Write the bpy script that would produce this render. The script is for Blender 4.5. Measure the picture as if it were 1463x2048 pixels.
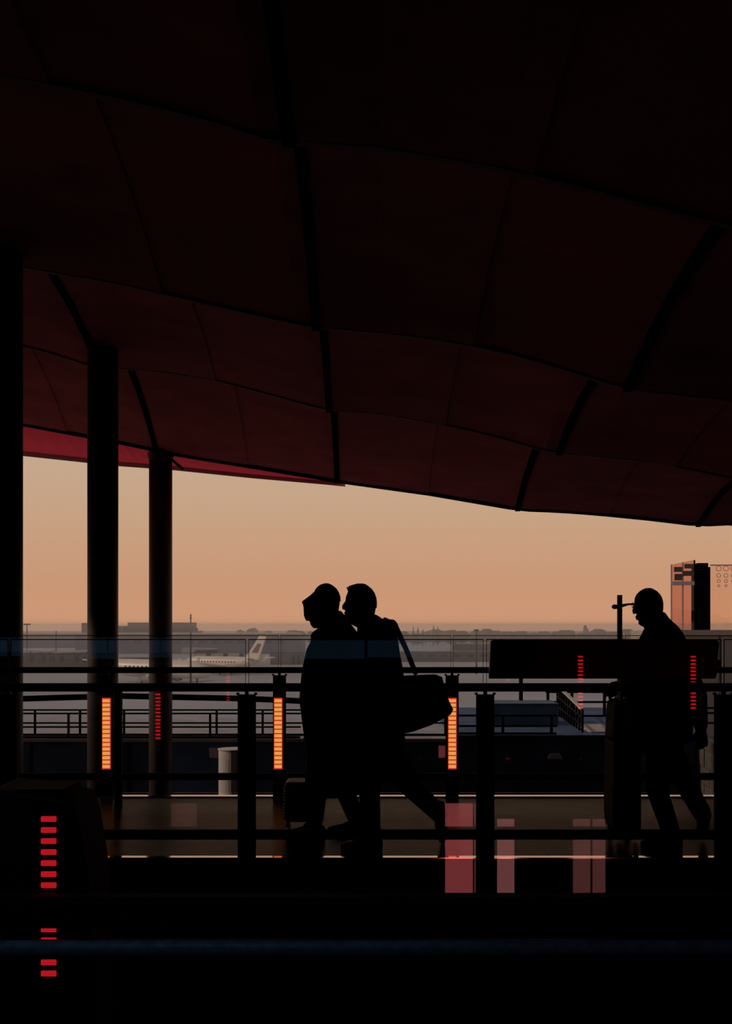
import bpy, bmesh, math, random
import numpy as np
from mathutils import Vector

random.seed(7)
for o in list(bpy.data.objects):
    bpy.data.objects.remove(o)
scene = bpy.context.scene
COL = scene.collection

# ------------------------------------------------------------------ camera
F = 2590.0            # focal length in photo pixels (frame 1463 x 2048)
CX, HY = 731.5, 1250.0  # principal column, eye-level row
CAMZ = 1.45
cam_d = bpy.data.cameras.new('camera')
cam_d.sensor_fit = 'HORIZONTAL'
cam_d.sensor_width = 36.0
cam_d.lens = 36.0 * F / 1463.0
cam_d.shift_y = (HY - 1024.0) / 1463.0
cam_d.clip_end = 6000
cam = bpy.data.objects.new('camera', cam_d)
COL.objects.link(cam)
cam.location = (0, 0, CAMZ)
cam.rotation_euler = (math.radians(90), 0, 0)
scene.camera = cam

def lin(r, g, b):
    def c(v):
        v /= 255.0
        return v / 12.92 if v <= 0.04045 else ((v + 0.055) / 1.055) ** 2.4
    return (c(r), c(g), c(b), 1.0)

# ------------------------------------------------------------------ sky
world = bpy.data.worlds.new('dusk_sky')
scene.world = world
world.use_nodes = True
nt = world.node_tree
nt.nodes.clear()
wo = nt.nodes.new('ShaderNodeOutputWorld')
wb = nt.nodes.new('ShaderNodeBackground')
tc = nt.nodes.new('ShaderNodeTexCoord')
sp = nt.nodes.new('ShaderNodeSeparateXYZ')
rp = nt.nodes.new('ShaderNodeValToRGB')
els = rp.color_ramp.elements
els[0].position = 0.0
els[0].color = lin(205, 150, 116)
els[1].position = 1.0
els[1].color = lin(78, 84, 100)
for p, c in ((0.035, (201, 151, 118)), (0.075, (199, 160, 129)), (0.125, (197, 168, 142)), (0.45, (140, 128, 128))):
    e = els.new(p)
    e.color = lin(*c)
nt.links.new(tc.outputs['Generated'], sp.inputs[0])
nt.links.new(sp.outputs['Z'], rp.inputs[0])
nt.links.new(rp.outputs[0], wb.inputs[0])
nt.links.new(wb.outputs[0], wo.inputs[0])
wb.inputs[1].default_value = 1.0

# ------------------------------------------------------------------ sun (low, hazy, from the left)
sd = bpy.data.lights.new('sun', 'SUN')
sd.energy = 1.5
sd.color = (1.0, 0.74, 0.52)
sd.angle = math.radians(2.5)
sun = bpy.data.objects.new('sun', sd)
COL.objects.link(sun)
sun.rotation_euler = Vector((1.0, -0.12, -0.50)).to_track_quat('-Z', 'Y').to_euler()

vs = scene.view_settings
vs.view_transform = 'Standard'
vs.look = 'None'
vs.exposure = 0.0
vs.gamma = 1.0
vs.use_curve_mapping = False

# ------------------------------------------------------------------ materials
M = {}

def mat(name, col, rough=0.6, metal=0.0, spec=0.5, noise=None, bump=None, emit=None, estr=1.0, stretch=(1, 1, 1)):
    m = bpy.data.materials.new(name)
    m.use_nodes = True
    n = m.node_tree
    b = n.nodes['Principled BSDF']
    b.inputs['Base Color'].default_value = (*col[:3], 1)
    b.inputs['Roughness'].default_value = rough
    b.inputs['Metallic'].default_value = metal
    b.inputs['Specular IOR Level'].default_value = spec
    if emit:
        b.inputs['Emission Color'].default_value = (*emit[:3], 1)
        b.inputs['Emission Strength'].default_value = estr
    if noise or bump:
        t = n.nodes.new('ShaderNodeTexCoord')
        mp = n.nodes.new('ShaderNodeMapping')
        mp.inputs['Scale'].default_value = stretch
        nz = n.nodes.new('ShaderNodeTexNoise')
        sc, amt = noise if noise else (bump[0], 0)
        nz.inputs['Scale'].default_value = sc
        nz.inputs['Detail'].default_value = 5
        n.links.new(t.outputs['Object'], mp.inputs[0])
        n.links.new(mp.outputs[0], nz.inputs[0])
        if noise:
            r = n.nodes.new('ShaderNodeValToRGB')
            r.color_ramp.elements[0].position = 0.3
            r.color_ramp.elements[1].position = 0.7
            r.color_ramp.elements[0].color = (*[c * (1 - amt) for c in col[:3]], 1)
            r.color_ramp.elements[1].color = (*[min(1, c * (1 + amt)) for c in col[:3]], 1)
            n.links.new(nz.outputs['Fac'], r.inputs[0])
            n.links.new(r.outputs[0], b.inputs['Base Color'])
        if bump:
            bp = n.nodes.new('ShaderNodeBump')
            bp.inputs['Strength'].default_value = bump[1]
            bp.inputs['Distance'].default_value = 0.02
            n.links.new(nz.outputs['Fac'], bp.inputs['Height'])
            n.links.new(bp.outputs[0], b.inputs['Normal'])
    M[name] = m
    return m

def glass_mat(name, tint, refl, rough=0.0):
    m = bpy.data.materials.new(name)
    m.use_nodes = True
    n = m.node_tree
    n.nodes.clear()
    o = n.nodes.new('ShaderNodeOutputMaterial')
    t = n.nodes.new('ShaderNodeBsdfTransparent')
    t.inputs[0].default_value = (*tint, 1)
    g = n.nodes.new('ShaderNodeBsdfGlossy')
    g.inputs['Roughness'].default_value = rough
    g.inputs['Color'].default_value = (1, 1, 1, 1)
    lw = n.nodes.new('ShaderNodeLayerWeight')
    lw.inputs[0].default_value = 0.25
    ma = n.nodes.new('ShaderNodeMath')
    ma.operation = 'MULTIPLY_ADD'
    ma.inputs[1].default_value = 0.25
    ma.inputs[2].default_value = refl
    mx = n.nodes.new('ShaderNodeMixShader')
    n.links.new(lw.outputs['Facing'], ma.inputs[0])
    n.links.new(ma.outputs[0], mx.inputs[0])
    n.links.new(t.outputs[0], mx.inputs[1])
    n.links.new(g.outputs[0], mx.inputs[2])
    n.links.new(mx.outputs[0], o.inputs[0])
    M[name] = m

def emit_mat(name, col, s):
    m = bpy.data.materials.new(name)
    m.use_nodes = True
    n = m.node_tree
    n.nodes.clear()
    o = n.nodes.new('ShaderNodeOutputMaterial')
    e = n.nodes.new('ShaderNodeEmission')
    e.inputs[0].default_value = (*col[:3], 1)
    e.inputs[1].default_value = s
    n.links.new(e.outputs[0], o.inputs[0])
    M[name] = m

mat('dark_steel', (0.003, 0.0035, 0.005), 0.6, 0.0, 0.08, noise=(6, 0.3))
mat('edge_steel', (0.80, 0.62, 0.56), 0.05, 1.0)
mat('rail_steel', (0.003, 0.0035, 0.005), 0.5, 0.0, 0.1)
mat('blue_steel', (0.22, 0.30, 0.40), 0.42, 0.0, 0.5, noise=(30, 0.4))
mat('column_paint', (0.050, 0.030, 0.028), 0.5, 0.0, 0.25, noise=(2, 0.15))
mat('roof_red', (0.64, 0.145, 0.155), 0.6, 0.1, 0.0, noise=(0.6, 0.16))
mat('roof_rib', (0.003, 0.0025, 0.003), 0.8, 0.0, 0.01, noise=(3, 0.2))
mat('roof_lip', (0.22, 0.06, 0.055), 0.6, 0.0, 0.05, noise=(3, 0.2))
def translucent_mat(name, col, k):
    m = bpy.data.materials.new(name)
    m.use_nodes = True
    n = m.node_tree
    n.nodes.clear()
    o = n.nodes.new('ShaderNodeOutputMaterial')
    d = n.nodes.new('ShaderNodeBsdfDiffuse')
    t = n.nodes.new('ShaderNodeBsdfTranslucent')
    x = n.nodes.new('ShaderNodeMixShader')
    nz = n.nodes.new('ShaderNodeTexNoise')
    nz.inputs['Scale'].default_value = 0.9
    r = n.nodes.new('ShaderNodeValToRGB')
    r.color_ramp.elements[0].color = (*[c * 0.75 for c in col], 1)
    r.color_ramp.elements[1].color = (*col, 1)
    n.links.new(nz.outputs['Fac'], r.inputs[0])
    for q in (d, t):
        n.links.new(r.outputs[0], q.inputs[0])
    x.inputs[0].default_value = k
    n.links.new(d.outputs[0], x.inputs[1])
    n.links.new(t.outputs[0], x.inputs[2])
    n.links.new(x.outputs[0], o.inputs[0])
    M[name] = m

translucent_mat('eave_red', (0.97, 0.26, 0.34), 0.62)
mat('eave_grey', (0.50, 0.42, 0.44), 0.6, noise=(2, 0.1))
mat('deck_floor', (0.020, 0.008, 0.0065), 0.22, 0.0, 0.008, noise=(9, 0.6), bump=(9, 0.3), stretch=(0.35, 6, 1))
mat('dark_floor', (0.006, 0.006, 0.008), 0.7, noise=(2, 0.3))
mat('terminal_wall', (0.010, 0.010, 0.013), 0.8, noise=(0.5, 0.3))
mat('fascia', (0.004, 0.004, 0.006), 0.7, noise=(3, 0.3))
mat('service_wall', (0.06, 0.105, 0.20), 0.75, 0.0, 0.2, noise=(0.8, 0.35))
mat('service_roof', (0.40, 0.39, 0.40), 0.8, noise=(0.5, 0.2))
mat('blue_wall', (0.07, 0.12, 0.17), 0.75, noise=(1.5, 0.25))
mat('pale_paving', (0.55, 0.46, 0.40), 0.8, noise=(1, 0.1))
mat('stone', (0.10, 0.085, 0.075), 0.85, noise=(2.5, 0.35), bump=(6, 0.3))
mat('white_paint', (0.75, 0.73, 0.72), 0.5, noise=(1, 0.06))
mat('dark_ground', (0.02, 0.02, 0.024), 0.9, 0.0, 0.1, noise=(0.1, 0.3))
mat('matt_black', (0.002, 0.002, 0.003), 0.8, 0.0, 0.03, noise=(1, 0.2))
mat('apron', (0.42, 0.43, 0.46), 0.9, 0.0, 0.1, noise=(0.02, 0.12))
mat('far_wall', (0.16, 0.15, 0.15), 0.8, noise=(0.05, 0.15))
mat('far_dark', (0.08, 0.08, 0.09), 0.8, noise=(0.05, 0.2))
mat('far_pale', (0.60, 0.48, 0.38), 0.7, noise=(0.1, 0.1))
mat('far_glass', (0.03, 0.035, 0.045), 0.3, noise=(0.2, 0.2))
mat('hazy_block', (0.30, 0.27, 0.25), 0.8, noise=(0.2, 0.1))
mat('plane_white', (0.80, 0.72, 0.64), 0.4, noise=(0.3, 0.05))
mat('plane_mark', (0.25, 0.14, 0.12), 0.5, noise=(0.3, 0.2))
mat('plane_dark', (0.03, 0.03, 0.035), 0.5, noise=(0.5, 0.2))
mat('foliage', (0.07, 0.06, 0.05), 0.9, noise=(0.6, 0.4))
mat('bark', (0.06, 0.05, 0.045), 0.9, noise=(0.6, 0.3))
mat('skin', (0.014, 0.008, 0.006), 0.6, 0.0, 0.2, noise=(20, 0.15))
mat('coat_black', (0.0035, 0.004, 0.006), 0.9, 0.0, 0.1, noise=(60, 0.3))
mat('trouser_black', (0.0035, 0.0035, 0.005), 0.9, 0.0, 0.1, noise=(60, 0.3))
mat('shoe_black', (0.004, 0.004, 0.005), 0.4, 0.0, 0.3, noise=(10, 0.2))
mat('hair_black', (0.004, 0.0035, 0.0035), 0.8, 0.0, 0.1, noise=(90, 0.4))
mat('cap_black', (0.004, 0.004, 0.006), 0.9, 0.0, 0.1, noise=(60, 0.3))
mat('collar_check', (0.22, 0.10, 0.09), 0.9, 0.0, 0.1, noise=(55, 0.9))
mat('bag_black', (0.004, 0.004, 0.006), 0.7, 0.0, 0.15, noise=(40, 0.3))
mat('case_shell', (0.008, 0.010, 0.014), 0.38, 0.0, 0.4, noise=(12, 0.2))
mat('eye_dark', (0.02, 0.018, 0.018), 0.2, noise=(5, 0.1))
mat('sign_black', (0.004, 0.004, 0.006), 0.22, 0.0, 0.35, noise=(1, 0.2))
mat('frost_pink', (0.50, 0.26, 0.20), 0.7, noise=(0.3, 0.1))
glass_mat('balustrade_glass', (0.955, 0.965, 0.975), 0.035)
glass_mat('tower_glass', (0.85, 0.66, 0.63), 0.03)
glass_mat('perforated_glass', (0.965, 0.90, 0.86), 0.02)
emit_mat('led_amber', lin(250, 166, 84), 1.0)
emit_mat('led_amber_back', lin(196, 52, 26), 1.0)
emit_mat('led_red', lin(176, 22, 32), 1.0)
emit_mat('led_red_bright', lin(220, 24, 30), 7.0)
emit_mat('fill_lamp_cool', (0.42, 0.72, 1.0), 2.6)
emit_mat('glow_band_blue', (0.20, 0.50, 0.84), 0.12)
emit_mat('lit_red', (1.0, 0.17, 0.19), 2.0)
emit_mat('lit_pink', (1.0, 0.32, 0.32), 1.6)
emit_mat('lit_dim', (1.0, 0.32, 0.30), 0.75)
emit_mat('lit_faint', (1.0, 0.40, 0.32), 0.35)

# ------------------------------------------------------------------ helpers
class MB:
    def __init__(self):
        self.v, self.f = [], []

    def box(self, x0, x1, y0, y1, z0, z1):
        n = len(self.v)
        self.v += [(x0, y0, z0), (x1, y0, z0), (x1, y1, z0), (x0, y1, z0),
                   (x0, y0, z1), (x1, y0, z1), (x1, y1, z1), (x0, y1, z1)]
        for q in ((0, 3, 2, 1), (4, 5, 6, 7), (0, 1, 5, 4), (1, 2, 6, 5), (2, 3, 7, 6), (3, 0, 4, 7)):
            self.f.append(tuple(n + i for i in q))
        return self

    def hexa(self, pts):   # 8 corner points, order as box
        n = len(self.v)
        self.v += [tuple(p) for p in pts]
        for q in ((0, 3, 2, 1), (4, 5, 6, 7), (0, 1, 5, 4), (1, 2, 6, 5), (2, 3, 7, 6), (3, 0, 4, 7)):
            self.f.append(tuple(n + i for i in q))
        return self

    def loft(self, rings):
        n = len(self.v)
        k = len(rings[0])
        for r in rings:
            self.v += [tuple(p) for p in r]
        for i in range(len(rings) - 1):
            for j in range(k):
                a, b = n + i * k + j, n + i * k + (j + 1) % k
                self.f.append((a, b, b + k, a + k))
        self.f.append(tuple(n + j for j in reversed(range(k))))
        m = n + (len(rings) - 1) * k
        self.f.append(tuple(m + j for j in range(k)))
        return self

    def tube(self, pts, rads, seg=10, sy=1.0, cap=True):
        pts = [Vector(p) for p in pts]
        if not hasattr(rads, '__len__'):
            rads = [rads] * len(pts)
        rads = list(rads)
        P, R = list(pts), list(rads)
        if cap:
            d0 = (pts[0] - pts[1]).normalized()
            d1 = (pts[-1] - pts[-2]).normalized()
            P = [pts[0] + d0 * rads[0] * c for c in (0.95, 0.7)] + P + [pts[-1] + d1 * rads[-1] * c for c in (0.7, 0.95)]
            R = [rads[0] * 0.3, rads[0] * 0.72] + R + [rads[-1] * 0.72, rads[-1] * 0.3]
        rings = []
        ref = Vector((0, 1, 0))
        for i, p in enumerate(P):
            d = (P[min(i + 1, len(P) - 1)] - P[max(i - 1, 0)]).normalized()
            r0 = ref if abs(d.dot(ref)) < 0.95 else Vector((1, 0, 0))
            u = (r0 - d * d.dot(r0)).normalized()
            w = d.cross(u)
            rings.append([p + (u * math.cos(a) * sy + w * math.sin(a)) * R[i]
                          for a in (2 * math.pi * k / seg for k in range(seg))])
        return self.loft(rings)

    def cyl(self, x, y, z0, z1, r, seg=24, r1=None):
        r1 = r if r1 is None else r1
        return self.loft([[(x + q * math.cos(a), y + q * math.sin(a), z) for a in (2 * math.pi * k / seg for k in range(seg))]
                          for z, q in ((z0, r), (z1, r1))])

    def ell(self, c, r, seg=14, rings=8):
        L = []
        for i in range(1, rings):
            t = math.pi * i / rings
            L.append([(c[0] + r[0] * math.sin(t) * math.cos(a), c[1] + r[1] * math.sin(t) * math.sin(a), c[2] - r[2] * math.cos(t))
                      for a in (2 * math.pi * k / seg for k in range(seg))])
        return self.loft(L)

    def prism(self, prof, y0, y1):   # profile in x,z, extruded along y
        return self.loft([[(x, y0, z) for x, z in prof], [(x, y1, z) for x, z in prof]])

    def build(self, name, m, parent=None, smooth=False, loc=None, bevel=0.0):
        me = bpy.data.meshes.new(name)
        off = Vector((0, 0, 0))
        if parent is not None:
            off = world_loc(parent)
        elif loc is not None:
            off = Vector(loc)
        me.from_pydata([(a - off.x, b - off.y, c - off.z) for a, b, c in self.v], [], self.f)
        bm = bmesh.new()
        bm.from_mesh(me)
        bmesh.ops.recalc_face_normals(bm, faces=bm.faces)
        bm.to_mesh(me)
        bm.free()
        if smooth:
            for p in me.polygons:
                p.use_smooth = True
        me.materials.append(M[m] if isinstance(m, str) else m)
        o = bpy.data.objects.new(name, me)
        COL.objects.link(o)
        if bevel:
            bv = o.modifiers.new('bevel', 'BEVEL')
            bv.width = bevel
            bv.segments = 2
            bv.limit_method = 'ANGLE'
        if parent is not None:
            o.parent = parent
        elif loc is not None:
            o.location = off
        return o

def world_loc(o):
    v = Vector((0, 0, 0))
    while o is not None:
        v += o.location
        o = o.parent
    return v

def tag(o, label, cat, group=None):
    o['label'] = label
    o['category'] = cat
    if group:
        o['group'] = group
    return o

def thing(name, loc, label, cat, group=None):
    o = bpy.data.objects.new(name, None)
    o.empty_display_size = 0.2
    COL.objects.link(o)
    o.location = loc
    return tag(o, label, cat, group)

def struct(o):
    o['kind'] = 'structure'
    return o

def struct_empty(name, loc=(0, 0, 0)):
    o = bpy.data.objects.new(name, None)
    COL.objects.link(o)
    o.location = loc
    return struct(o)

def copy_tree(o, loc=None, parent=None):
    c = o.copy()
    COL.objects.link(c)
    if parent is not None:
        c.parent = parent
    if loc is not None:
        c.location = loc
    for ch in list(o.children):
        copy_tree(ch, None, c)
    return c

def sc(Y):
    return F / Y

def at(px, py, Y):      # a photo pixel at a distance known from what it stands on
    return Vector(((px - CX) * Y / F, Y, CAMZ - (py - HY) * Y / F))

def wx(px, Y):
    return (px - CX) * Y / F

def wz(py, Y):
    return CAMZ - (py - HY) * Y / F

# ================================================================== SETTING
# --- the long wavy roof: bands of sheets hung between ribs, edge curves every bay
GROUND = -14.5
EDGES = [   # distance of each bay line (the column grid) and its curve in the photo
    (21.0, [(0, 155), (150, 182), (300, 215), (420, 246), (540, 285), (575, 287), (760, 299), (1000, 340), (1150, 375), (1300, 415), (1463, 458)]),
    (32.5, [(47, 537), (110, 548), (240, 570), (370, 600), (500, 630), (622, 657), (700, 662), (800, 672), (900, 686), (1000, 705), (1100, 733), (1200, 765), (1268, 783), (1463, 803)]),
    (44.0, [(47, 693), (110, 710), (185, 735), (270, 740), (350, 748), (430, 762), (500, 780), (580, 802), (655, 822), (730, 827), (800, 835), (930, 860), (1010, 880), (1082, 902), (1125, 908), (1300, 925), (1463, 958)]),
    (56.0, [(47, 851), (235, 886), (310, 902), (345, 910), (500, 935), (680, 965), (860, 990), (1040, 1021), (1120, 1024), (1200, 1030), (1300, 1040), (1400, 1052), (1463, 1049)]),
]
SLOPE = -0.155

class Edge:
    def __init__(self, Y, pts):
        self.Y = Y
        self.x = np.array([wx(p[0], Y) for p in pts])
        self.z = np.array([wz(p[1], Y) for p in pts])

    def __call__(self, X):
        if X < self.x[0]:
            return float(self.z[0] + (X - self.x[0]) * SLOPE)
        if X > self.x[-1]:
            return float(self.z[-1] + (X - self.x[-1]) * SLOPE)
        return float(np.interp(X, self.x, self.z))

E = [Edge(*e) for e in EDGES]
XL, XR = -38.0, 40.0
ceiling = struct_empty('ceiling')

def seam_a(k):
    return -1.10 + 7.0 * k

def seam_b(k):
    return -1.25 + 7.8 * k

def band(Y0, z0f, Y1, z1f, ks, thick=0.12):
    for k in ks:
        for h in (0, 1):
            u0, u1 = (0.0, 0.5) if h == 0 else (0.5, 1.0)
            A0 = seam_a(k) + (seam_a(k + 1) - seam_a(k)) * u0
            A1 = seam_a(k) + (seam_a(k + 1) - seam_a(k)) * u1
            B0 = seam_b(k) + (seam_b(k + 1) - seam_b(k)) * u0
            B1 = seam_b(k) + (seam_b(k + 1) - seam_b(k)) * u1
            lap = 0.0
            if h == 0:
                A1 += 0.05
                B1 += 0.05
            else:
                lap = 0.035
            mb = MB()
            NU, NV = 8, 5
            for top in (0, 1):
                for j in range(NV + 1):
                    v = j / NV
                    for i in range(NU + 1):
                        u = i / NU
                        xa = A0 + (A1 - A0) * u
                        xb = B0 + (B1 - B0) * u
                        X = xa + (xb - xa) * v
                        Z = z0f(xa) * (1 - v) + z1f(xb) * v + 0.25 * math.sin(math.pi * v)
                        mb.v.append((X, Y0 + (Y1 - Y0) * v, Z + lap + thick * top))
            W = NU + 1
            T = W * (NV + 1)
            for j in range(NV):
                for i in range(NU):
                    a = j * W + i
                    mb.f.append((a, a + W, a + W + 1, a + 1))
                    mb.f.append((T + a, T + a + 1, T + a + W + 1, T + a + W))
            for j in range(NV):
                a, b = j * W, j * W + NU
                mb.f.append((a, T + a, T + a + W, a + W))
                mb.f.append((b, b + W, T + b + W, T + b))
            for i in range(NU):
                a, b = i, NV * W + i
                mb.f.append((a, a + 1, T + a + 1, T + a))
                mb.f.append((b, T + b, T + b + 1, b + 1))
            mb.build('roof_sheet', 'roof_red', ceiling, smooth=False)
        # rib under the seam
        mb = MB()
        rings = []
        for j in range(7):
            v = j / 6
            xa, xb = seam_a(k), seam_b(k)
            X = xa + (xb - xa) * v
            Y = Y0 + (Y1 - Y0) * v
            Z = z0f(xa) * (1 - v) + z1f(xb) * v + 0.25 * math.sin(math.pi * v)
            w, d = 0.11, 0.06
            rings.append([(X - w, Y, Z - d), (X + w, Y, Z - d), (X + w, Y, Z + 0.3), (X - w, Y, Z + 0.3)])
        mb.loft(rings).build('roof_rib', 'roof_rib', ceiling)

KS = range(-5, 6)
E0 = lambda X: E[0](X) + 1.6
band(-12.0, E0, E[0].Y, E[0], KS)
for i in range(3):
    e = E[i]
    band(e.Y, (lambda X, e=e: e(X) + 0.32), E[i + 1].Y, E[i + 1], KS)
for i, e in enumerate(E):
    rings = []
    n = 90
    h0, h1 = (0.0, 0.45) if i < 3 else (-0.02, 0.5)
    d = 0.10 if i < 3 else 0.25
    for j in range(n + 1):
        X = XL + (XR - XL) * j / n
        Z = e(X)
        rings.append([(X, e.Y - d, Z + h0), (X, e.Y + d, Z + h0), (X, e.Y + d, Z + h1), (X, e.Y - d, Z + h1)])
    MB().loft(rings).build('roof_edge_beam', 'roof_lip' if i < 3 else 'roof_rib', ceiling)
# overhanging red eave past the last beam, tapering out to the right
EV = Edge(60.0, [(47, 905), (235, 925), (345, 933), (500, 949), (650, 962), (690, 966)])
rings, rings2 = [], []
x_end = wx(690, 60.0)
for j in range(41):
    X = -36 + (x_end + 36) * j / 40
    za, zb = E[3](X) + 0.10, EV(X)
    rings.append([(X, 56.2, za), (X, 60.0, zb), (X, 60.0, zb + 0.03), (X, 56.2, za + 0.03)])
    rings2.append([(X, 59.9, zb - 0.16), (X, 60.1, zb - 0.16), (X, 60.1, zb + 0.3), (X, 59.9, zb + 0.3)])
MB().loft(rings).build('eave_panel', 'eave_red', ceiling)
MB().loft(rings2).build('eave_trim', 'eave_grey', ceiling)

# --- terminal back wall; unseen side walls added to block sky light under the roof
def roof_z(X, Y):       # underside of the roof
    ys_ = [-12.0] + [e.Y for e in E]
    lo = [E0] + [(lambda X, e=e: e(X) + 0.32) for e in E[:-1]]
    for i in range(4):
        if Y <= ys_[i + 1]:
            v = max(0.0, (Y - ys_[i]) / (ys_[i + 1] - ys_[i]))
            return lo[i](X) * (1 - v) + E[i](X) * v + 0.25 * math.sin(math.pi * v)
    return E[3](X)

struct(MB().loft([[(X, -12.4, GROUND), (X, -12.0, GROUND), (X, -12.0, E0(X) + 0.06), (X, -12.4, E0(X) + 0.06)]
                  for X in [-30 + 60 * k / 40 for k in range(41)]]).build('wall_back', 'terminal_wall'))
for nm, xa_, xb_, yend in (('light_block_left', -30.4, -30.0, 44.0), ('light_block_right', 30.0, 30.4, 55.5)):
    yy_ = sorted([-12.4 + (yend + 12.4) * k / 40 for k in range(41)] + [20.9, 21.05, 32.4, 32.55, 43.9])
    struct(MB().loft([[(xa_, y, GROUND), (xb_, y, GROUND), (xb_, y, roof_z(xb_, y) + 0.06), (xa_, y, roof_z(xa_, y) + 0.06)]
                      for y in yy_]).build(nm, 'terminal_wall'))
struct(MB().box(-30, 30, -12.0, 4.45, -0.14, 0.0).build('floor', 'dark_floor'))

glow_root = struct_empty('glow_band_1', (0, -11.95, 0.7))  # unseen blue glowing band, added for the bluish reflection in the glass
for k in range(8):
    MB().box(-12.6 + 1.8 * k + 0.03, -12.6 + 1.8 * (k + 1) - 0.03, -12.0, -11.95, 0.72 + (k % 3) * 0.03, 1.12).build('glow_band_pane', 'glow_band_blue', glow_root)
MB().box(-12.7, 1.9, -12.02, -11.9, 0.64, 0.70).build('glow_band_sill', 'terminal_wall', glow_root)

# --- the bridge deck people walk on
deck = struct_empty('floor_walkway', (0, 9.5, 0))
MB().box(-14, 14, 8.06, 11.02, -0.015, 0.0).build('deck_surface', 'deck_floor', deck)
MB().box(-14, 14, 8.06, 11.0, -1.4, -0.015).build('deck_beam', 'fascia', deck)
MB().loft([[(x, 8.03, 0.001), (x, 8.03, 0.008), (x, 8.12, 0.0035), (x, 8.12, -0.01)] for x in (-14, 14)]).build('deck_nosing', 'edge_steel', deck)
MB().loft([[(x, 10.90, -0.01), (x, 10.90, 0.008), (x, 11.02, 0.0045), (x, 11.02, -0.01)] for x in (-14, 14)]).build('deck_nosing', 'edge_steel', deck)

# --- airfield ground
struct(MB().box(-1500, 1500, 130, 3500, GROUND - 0.5, GROUND).build('ground', 'apron'))
struct(MB().box(-1500, 1500, -14, 130, GROUND - 0.5, GROUND).build('ground_near', 'dark_ground'))  # unseen near ground, made dark to cut light bounced onto the roof

# ================================================================== COLUMNS
def column(Y, pxc, r, top_edge, label, capital=False):
    X = wx(pxc, Y)
    t = thing('roof_column', (X, Y, GROUND), label, 'column', 'roof columns in one row')
    z1 = top_edge + 0.15
    MB().cyl(X, Y, GROUND, z1, r, 32).build('shaft', 'column_paint', t, smooth=False)
    if capital:
        MB().cyl(X, Y, z1 - 0.50, z1 - 0.36, r * 1.0, 32, r * 1.13).build('capital_ring', 'column_paint', t)
        MB().cyl(X, Y, z1 - 0.36, z1 - 0.18, r * 1.13, 32).build('capital_ring', 'column_paint', t)
        MB().tube([(X + r * 0.8, Y, z1 - 0.4), (X + r + 0.45, Y, z1 - 0.86)], 0.06, 8).build('bracket', 'roof_rib', t)
    MB().cyl(X, Y, GROUND, GROUND + 0.3, r * 1.3, 24).build('base_ring', 'column_paint', t)
    for p in t.children:
        if p.name.startswith('shaft'):
            for q in p.data.polygons:
                q.use_smooth = len(q.vertices) == 4
    return t

column(31.7, 4, 0.50, E[1](wx(4, 31.7)), 'dark round roof column closest to the walkway, tallest of the row')
column(42.0, 205.5, 0.495, E[2](wx(205.5, 42.0)), 'plain dark round roof column between the tallest and the ringed one')
column(56.0, 321, 0.50, E[3](wx(321, 56.0)), 'dark red round roof column with a flared ring under the red eave', True)

# ================================================================== BALUSTRADES
PW = 475.0 / 323.75      # pane pitch, metres
Y1, Y2 = 8.0, 11.04

def led_strip(parent, x, y, z0, z1, w, n, m, back, fill=0.72):
    MB().box(x - w / 2 - 0.006, x + w / 2 + 0.006, y - 0.006, y, z0 - 0.006, z1 + 0.006).build('led_back', back, parent)
    h = (z1 - z0) / n
    first = None
    for i in range(n):
        zz = z0 + i * h
        if first is None:
            mb = MB().box(x - w / 2, x + w / 2, y - 0.014, y - 0.004, zz + h * (1 - fill) / 2, zz + h * (1 + fill) / 2)
            first = mb.build('led_segment', m, parent, bevel=0.003)
        else:
            c = first.copy()
            COL.objects.link(c)
            c.location.z += i * h

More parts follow.
